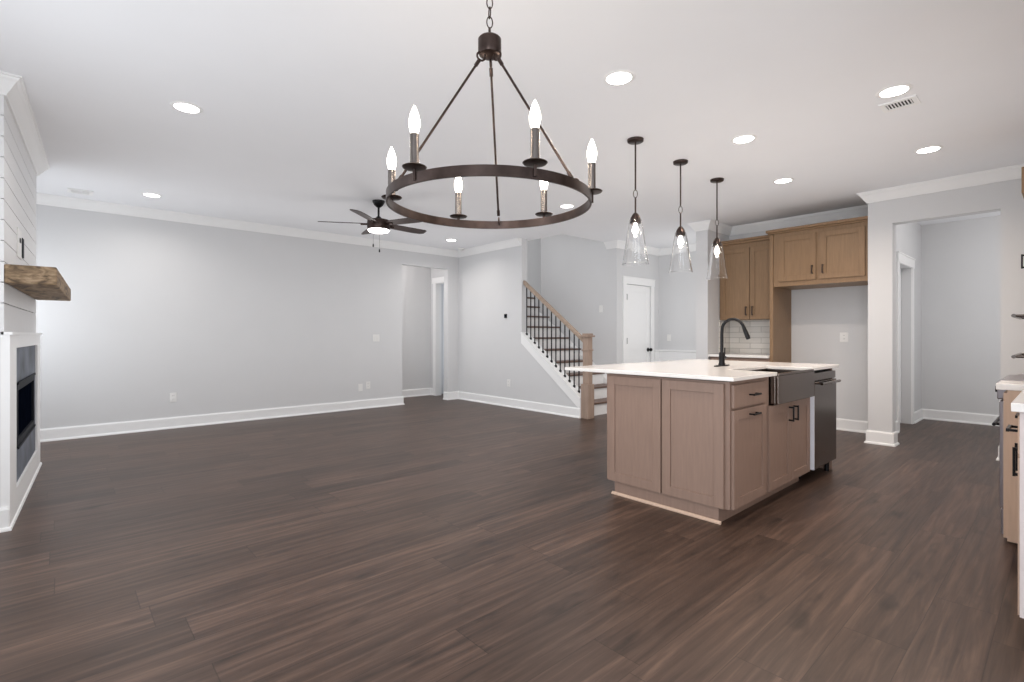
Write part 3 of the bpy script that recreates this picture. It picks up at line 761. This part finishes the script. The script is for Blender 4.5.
# ceiling vents
def vent(x, y, lx, ly, label, name='ceiling_vent', n=10):
    t = Thing(name, (x, y, CZ), label, 'air vent')
    m = MB(); z0, z1 = CZ-.008, CZ
    hx, hy = lx/2, ly/2; b = .03
    m.box(x-hx-b, x+hx+b, y-hy-b, y-hy, z0, z1).box(x-hx-b, x+hx+b, y+hy, y+hy+b, z0, z1).box(x-hx-b, x-hx, y-hy, y+hy, z0, z1).box(x+hx, x+hx+b, y-hy, y+hy, z0, z1)
    t.part('frame', m, 'trim')
    t.part('backing', box(x-hx, x+hx, y-hy, y+hy, CZ-.002, CZ-.0005), 'vent_dark')
    for k in range(n):
        if ly > lx:
            yy = y-hy+ly*(k+.5)/n; t.part('slat', box(x-hx, x+hx, yy-.0038, yy+.0038, CZ-.005, CZ-.003), 'trim')
        else:
            yy = y-hy+ly*(k+.5)/n; t.part('slat', box(x-hx, x+hx, yy-.012, yy+.012, CZ-.007, CZ-.003), 'trim')
vent(4.175, .77, .10, .14, 'white slatted ceiling vent beside the right recessed light', n=8)
vent(.16, 7.13, .15, .13, 'white ceiling vent in the far left corner above the fireplace side', n=3)
sd = Thing('smoke_detector', (5.30, 7.25, CZ), 'white round smoke detector on ceiling above the hall corner', 'smoke detector')
sd.part('housing', MB().lathe([(0, -.035), (.035, -.035), (.055, -.025), (.062, 0), (0, 0)], (5.30, 7.25, CZ), 28), 'plate', smooth=True)
sd.part('sensor_cap', MB().lathe([(0, -.042), (.016, -.042), (.018, -.035), (0, -.035)], (5.30, 7.25, CZ), 20), 'plate', smooth=True)

# ---- chandelier
cx, cy = 1.23, 1.498
def camdir(phi):   # azimuth measured from the camera's right
    a = R(phi); rt = Vector((math.sin(TH), -math.cos(TH), 0)); fw = Vector((math.cos(TH), math.sin(TH), 0))
    return rt*math.cos(a) + fw*math.sin(a)
CHC = Vector((cx, cy, 0))
ch = Thing('chandelier', (cx, cy, CZ), 'round dark bronze ring chandelier with six lit candle bulbs hanging on chain', 'chandelier')
ch.part('canopy', MB().lathe([(0, -.035), (.02, -.035), (.05, -.022), (.062, -.008), (.062, 0), (0, 0)], (cx, cy, CZ), 32), 'bronze', smooth=True)
m = MB(); zc = CZ-.045; k = 0
while zc > 2.35:
    ax = camdir(20) if k % 2 else camdir(110)
    m.ring_tube((cx, cy, zc), ax, .0115, .0026, 20, 8, squash=1.9); zc -= .0375; k += 1
ch.part('chain', m, 'bronze', smooth=True)
m = MB().lathe([(0, .052), (.040, .052), (.045, .046), (.045, .0), (.041, -.012), (.03, -.018), (0, -.018)], (cx, cy, 2.262), 32)
m.ring_tube((cx, cy, 2.332), camdir(0), .018, .0045)
m.tube([(cx, cy, 2.31), (cx, cy, 2.325)], .008)
for p in (86, 206, -34):
    d = camdir(p); c = CHC + d*.036; m.ring_tube((c.x, c.y, 2.236), d.cross(Vector((0, 0, 1))), .016, .004)
ch.part('hub', m, 'bronze', smooth=True)
RR, ZB, ZT = .388, 1.662, 1.697
ch.part('ring', MB().lathe([(RR, ZB), (RR, ZT), (RR-.007, ZT), (RR-.007, ZB), (RR, ZB)], (cx, cy, 0), 96), 'bronze', smooth=True)
for p in (86, 206, -34):
    d = camdir(p); a = CHC + d*.042 + Vector((0, 0, 2.222)); b = CHC + d*(RR-.035) + Vector((0, 0, 1.715))
    rd = ch.part('rod', MB().tube([a, b], .0048, 10).tube([a, a+(b-a).normalized()*.03], .0075, 10).tube([b, b-(b-a).normalized()*.025], .007, 10), 'bronze', smooth=True)
    c = CHC + d*(RR-.022) + Vector((0, 0, 1.695))
    ch.part('hook', MB().ring_tube(c, d.cross(Vector((0, 0, 1))), .014, .003), 'bronze', smooth=True, parent=rd)
for k in range(6):
    d = camdir(-6+60*k); c = CHC + d*(RR+.001)
    z = ZT + .006
    h = ch.part('candle_holder', MB().lathe([(0, .004), (.012, .003), (.036, .006), (.040, .010), (.038, .012), (.012, .008), (0, .008)], (c.x, c.y, z), 28).tube([(c.x, c.y, ZB+.008), (c.x, c.y, z+.006)], .006, 10).tube([CHC+d*(RR-.002)+Vector((0, 0, ZB+.012)), (c.x, c.y, ZB+.012)], .005, 8), 'bronze', smooth=True)
    ch.part('candle_sleeve', MB().lathe([(0, .008), (.0145, .008), (.0145, .115), (.012, .118), (0, .118)], (c.x, c.y, z), 20), 'nickel', smooth=True, parent=h)
    ch.part('bulb', MB().lathe([(0, .116), (.012, .118), (.0145, .128), (.0185, .146), (.0185, .158), (.0135, .180), (.0065, .198), (.002, .207), (0, .209)], (c.x, c.y, z), 20), 'bulb', smooth=True, parent=h)
    l = bpy.data.lights.new('bulb_light', 'POINT'); l.energy = 1.6; l.color = (1, .86, .7); l.shadow_soft_size = .02
    lo = bpy.data.objects.new('bulb_light', l); C.objects.link(lo); lo.location = (c.x, c.y, z+.235)

# ---- pendants
PN = [(3.384, 2.307, 'glass cone pendant light, nearest and leftmost of the three'),
      (4.11, 2.33, 'glass cone pendant light, middle of the three above island'),
      (4.854, 2.357, 'glass cone pendant light, farthest and rightmost, before brown cabinets')]
first = None
for x, y, lab in PN:
    if first is None:
        p = Thing('pendant_light', (x, y, CZ), lab, 'pendant light', 'pendant lights over the island')
        p.part('canopy', MB().lathe([(0, -.022), (.055, -.022), (.062, -.018), (.064, 0), (0, 0)], (x, y, CZ), 32), 'bronze', smooth=True)
        p.part('stem', MB().tube([(x, y, CZ-.02), (x, y, 2.325)], .0065, 12).tube([(x, y, 2.255), (x, y, 2.13)], .0065, 12), 'bronze', smooth=True)
        p.part('loop', MB().ring_tube((x, y, 2.29), camdir(90), .016, .004, 24, 8, squash=1.9), 'nickel', smooth=True)
        p.part('socket_cap', MB().lathe([(0, 2.145), (.012, 2.14), (.025, 2.125), (.038, 2.10), (.042, 2.075), (.042, 2.055), (.02, 2.055), (0, 2.055)], (x, y, 0), 28), 'bronze', smooth=True)
        p.part('glass_shade', MB().lathe([(.046, 2.085), (.062, 2.0), (.080, 1.87), (.094, 1.775), (.101, 1.742), (.104, 1.733), (.099, 1.732), (.090, 1.775), (.076, 1.87), (.058, 2.0), (.043, 2.085), (.046, 2.085)], (x, y, 0), 40), 'glass', smooth=True)
        p.part('bulb', MB().lathe([(0, 2.055), (.012, 2.055), (.016, 2.035), (.026, 2.01), (.026, 1.995), (.018, 1.978), (0, 1.972)], (x, y, 0), 24), 'bulb', smooth=True)
        first = p.o
    else:
        o = copy_tree(first); o.location = (x, y, CZ); tag(o, lab)
    l = bpy.data.lights.new('pendant_bulb_light', 'POINT'); l.energy = 7; l.color = (1, .88, .76); l.shadow_soft_size = .012
    lo = bpy.data.objects.new('pendant_bulb_light', l); C.objects.link(lo); lo.location = (x, y, 1.958)

# ---- ceiling fan
fx, fy = 2.73, 5.34
fn = Thing('ceiling_fan', (fx, fy, CZ), 'dark five-blade ceiling fan with lit lens and pull chains', 'ceiling fan')
fn.part('canopy', MB().lathe([(0, -.075), (.02, -.075), (.05, -.05), (.068, -.015), (.070, 0), (0, 0)], (fx, fy, CZ), 32), 'black', smooth=True)
fn.part('downrod', MB().tube([(fx, fy, CZ-.07), (fx, fy, 2.50)], .012, 14).lathe([(0, 2.545), (.02, 2.54), (.042, 2.515), (.045, 2.50), (0, 2.50)], (fx, fy, 0), 24), 'black', smooth=True)
fn.part('motor_housing', MB().lathe([(0, 2.505), (.09, 2.505), (.125, 2.495), (.128, 2.48), (.128, 2.41), (.120, 2.385), (0, 2.385)], (fx, fy, 0), 40), 'bronze', smooth=True)
fn.part('light_lens', MB().lathe([(0, 2.355), (.08, 2.358), (.112, 2.368), (.120, 2.385), (0, 2.385)], (fx, fy, 0), 40), 'fanlens', smooth=True)
for k in range(5):
    d = camdir(191-72*k); sd_ = Vector((-d.y, d.x, 0)); b = Vector((fx, fy, 2.455)); tilt = -.2
    m = MB(); outline = [(.11, .035), (.20, .062), (.50, .070), (.62, .060), (.66, .030), (.65, -.045), (.62, -.062), (.20, -.055), (.11, -.03)]
    top = [m.bm.verts.new(b + d*r_ + sd_*w_ + Vector((0, 0, w_*tilt+.004))) for r_, w_ in outline]
    bot = [m.bm.verts.new(b + d*r_ + sd_*w_ + Vector((0, 0, w_*tilt-.004))) for r_, w_ in outline]
    m.bm.faces.new(top); m.bm.faces.new(bot[::-1])
    for i in range(len(outline)): j = (i+1) % len(outline); m.bm.faces.new([top[j], top[i], bot[i], bot[j]])
    bl = fn.part('blade', m, 'blade')
    fn.part('blade_iron', MB().tube([b+d*.10+Vector((0, 0, -.006)), b+d*.20+Vector((0, 0, -.008))], .012, 8), 'bronze', parent=bl, smooth=True)
for du, ln in ((-.03, .20), (.04, .26)):
    q = Vector((fx, fy, 2.39)) + camdir(0)*du + camdir(90)*(-.115)
    pc = fn.part('pull_chain', MB().tube([q, q-Vector((0, 0, ln))], .0012, 6), 'nickel')
    fn.part('fob', MB().lathe([(0, .02), (.006, .014), (.009, -.01), (.006, -.02), (0, -.022)], q-Vector((0, 0, ln)), 14), 'black', smooth=True, parent=pc)
l = bpy.data.lights.new('fan_light', 'POINT'); l.energy = 4; l.color = (1, .96, .92); l.shadow_soft_size = .2
lo = bpy.data.objects.new('fan_light', l); C.objects.link(lo); lo.location = (fx, fy, 2.18)

# added unseen flush lights that brighten the pantry and the hall (above the headers)
for n_, (lx, ly), lab, pw in (('added_flush_light', (7.7, .35), 'added white flush ceiling light brightening the pantry, out of view', 8), ('added_flush_light', (4.2, 8.08), 'added white flush ceiling light brightening the side hall, out of view', 12)):
    t = Thing(n_, (lx, ly, CZ), lab, 'ceiling light')
    t.part('base_ring', MB().lathe([(0, -.02), (.13, -.02), (.14, 0), (0, 0)], (lx, ly, CZ), 32), 'trim', smooth=True)
    t.part('diffuser', MB().lathe([(0, -.05), (.07, -.045), (.12, -.02), (0, -.02)], (lx, ly, CZ), 32), 'fanlens', smooth=True)
    l = bpy.data.lights.new('added_flush_glow', 'POINT'); l.energy = pw; l.color = (1, .94, .90); l.shadow_soft_size = .1
    lo = bpy.data.objects.new('added_flush_glow', l); C.objects.link(lo); lo.location = (lx, ly, CZ-.25)
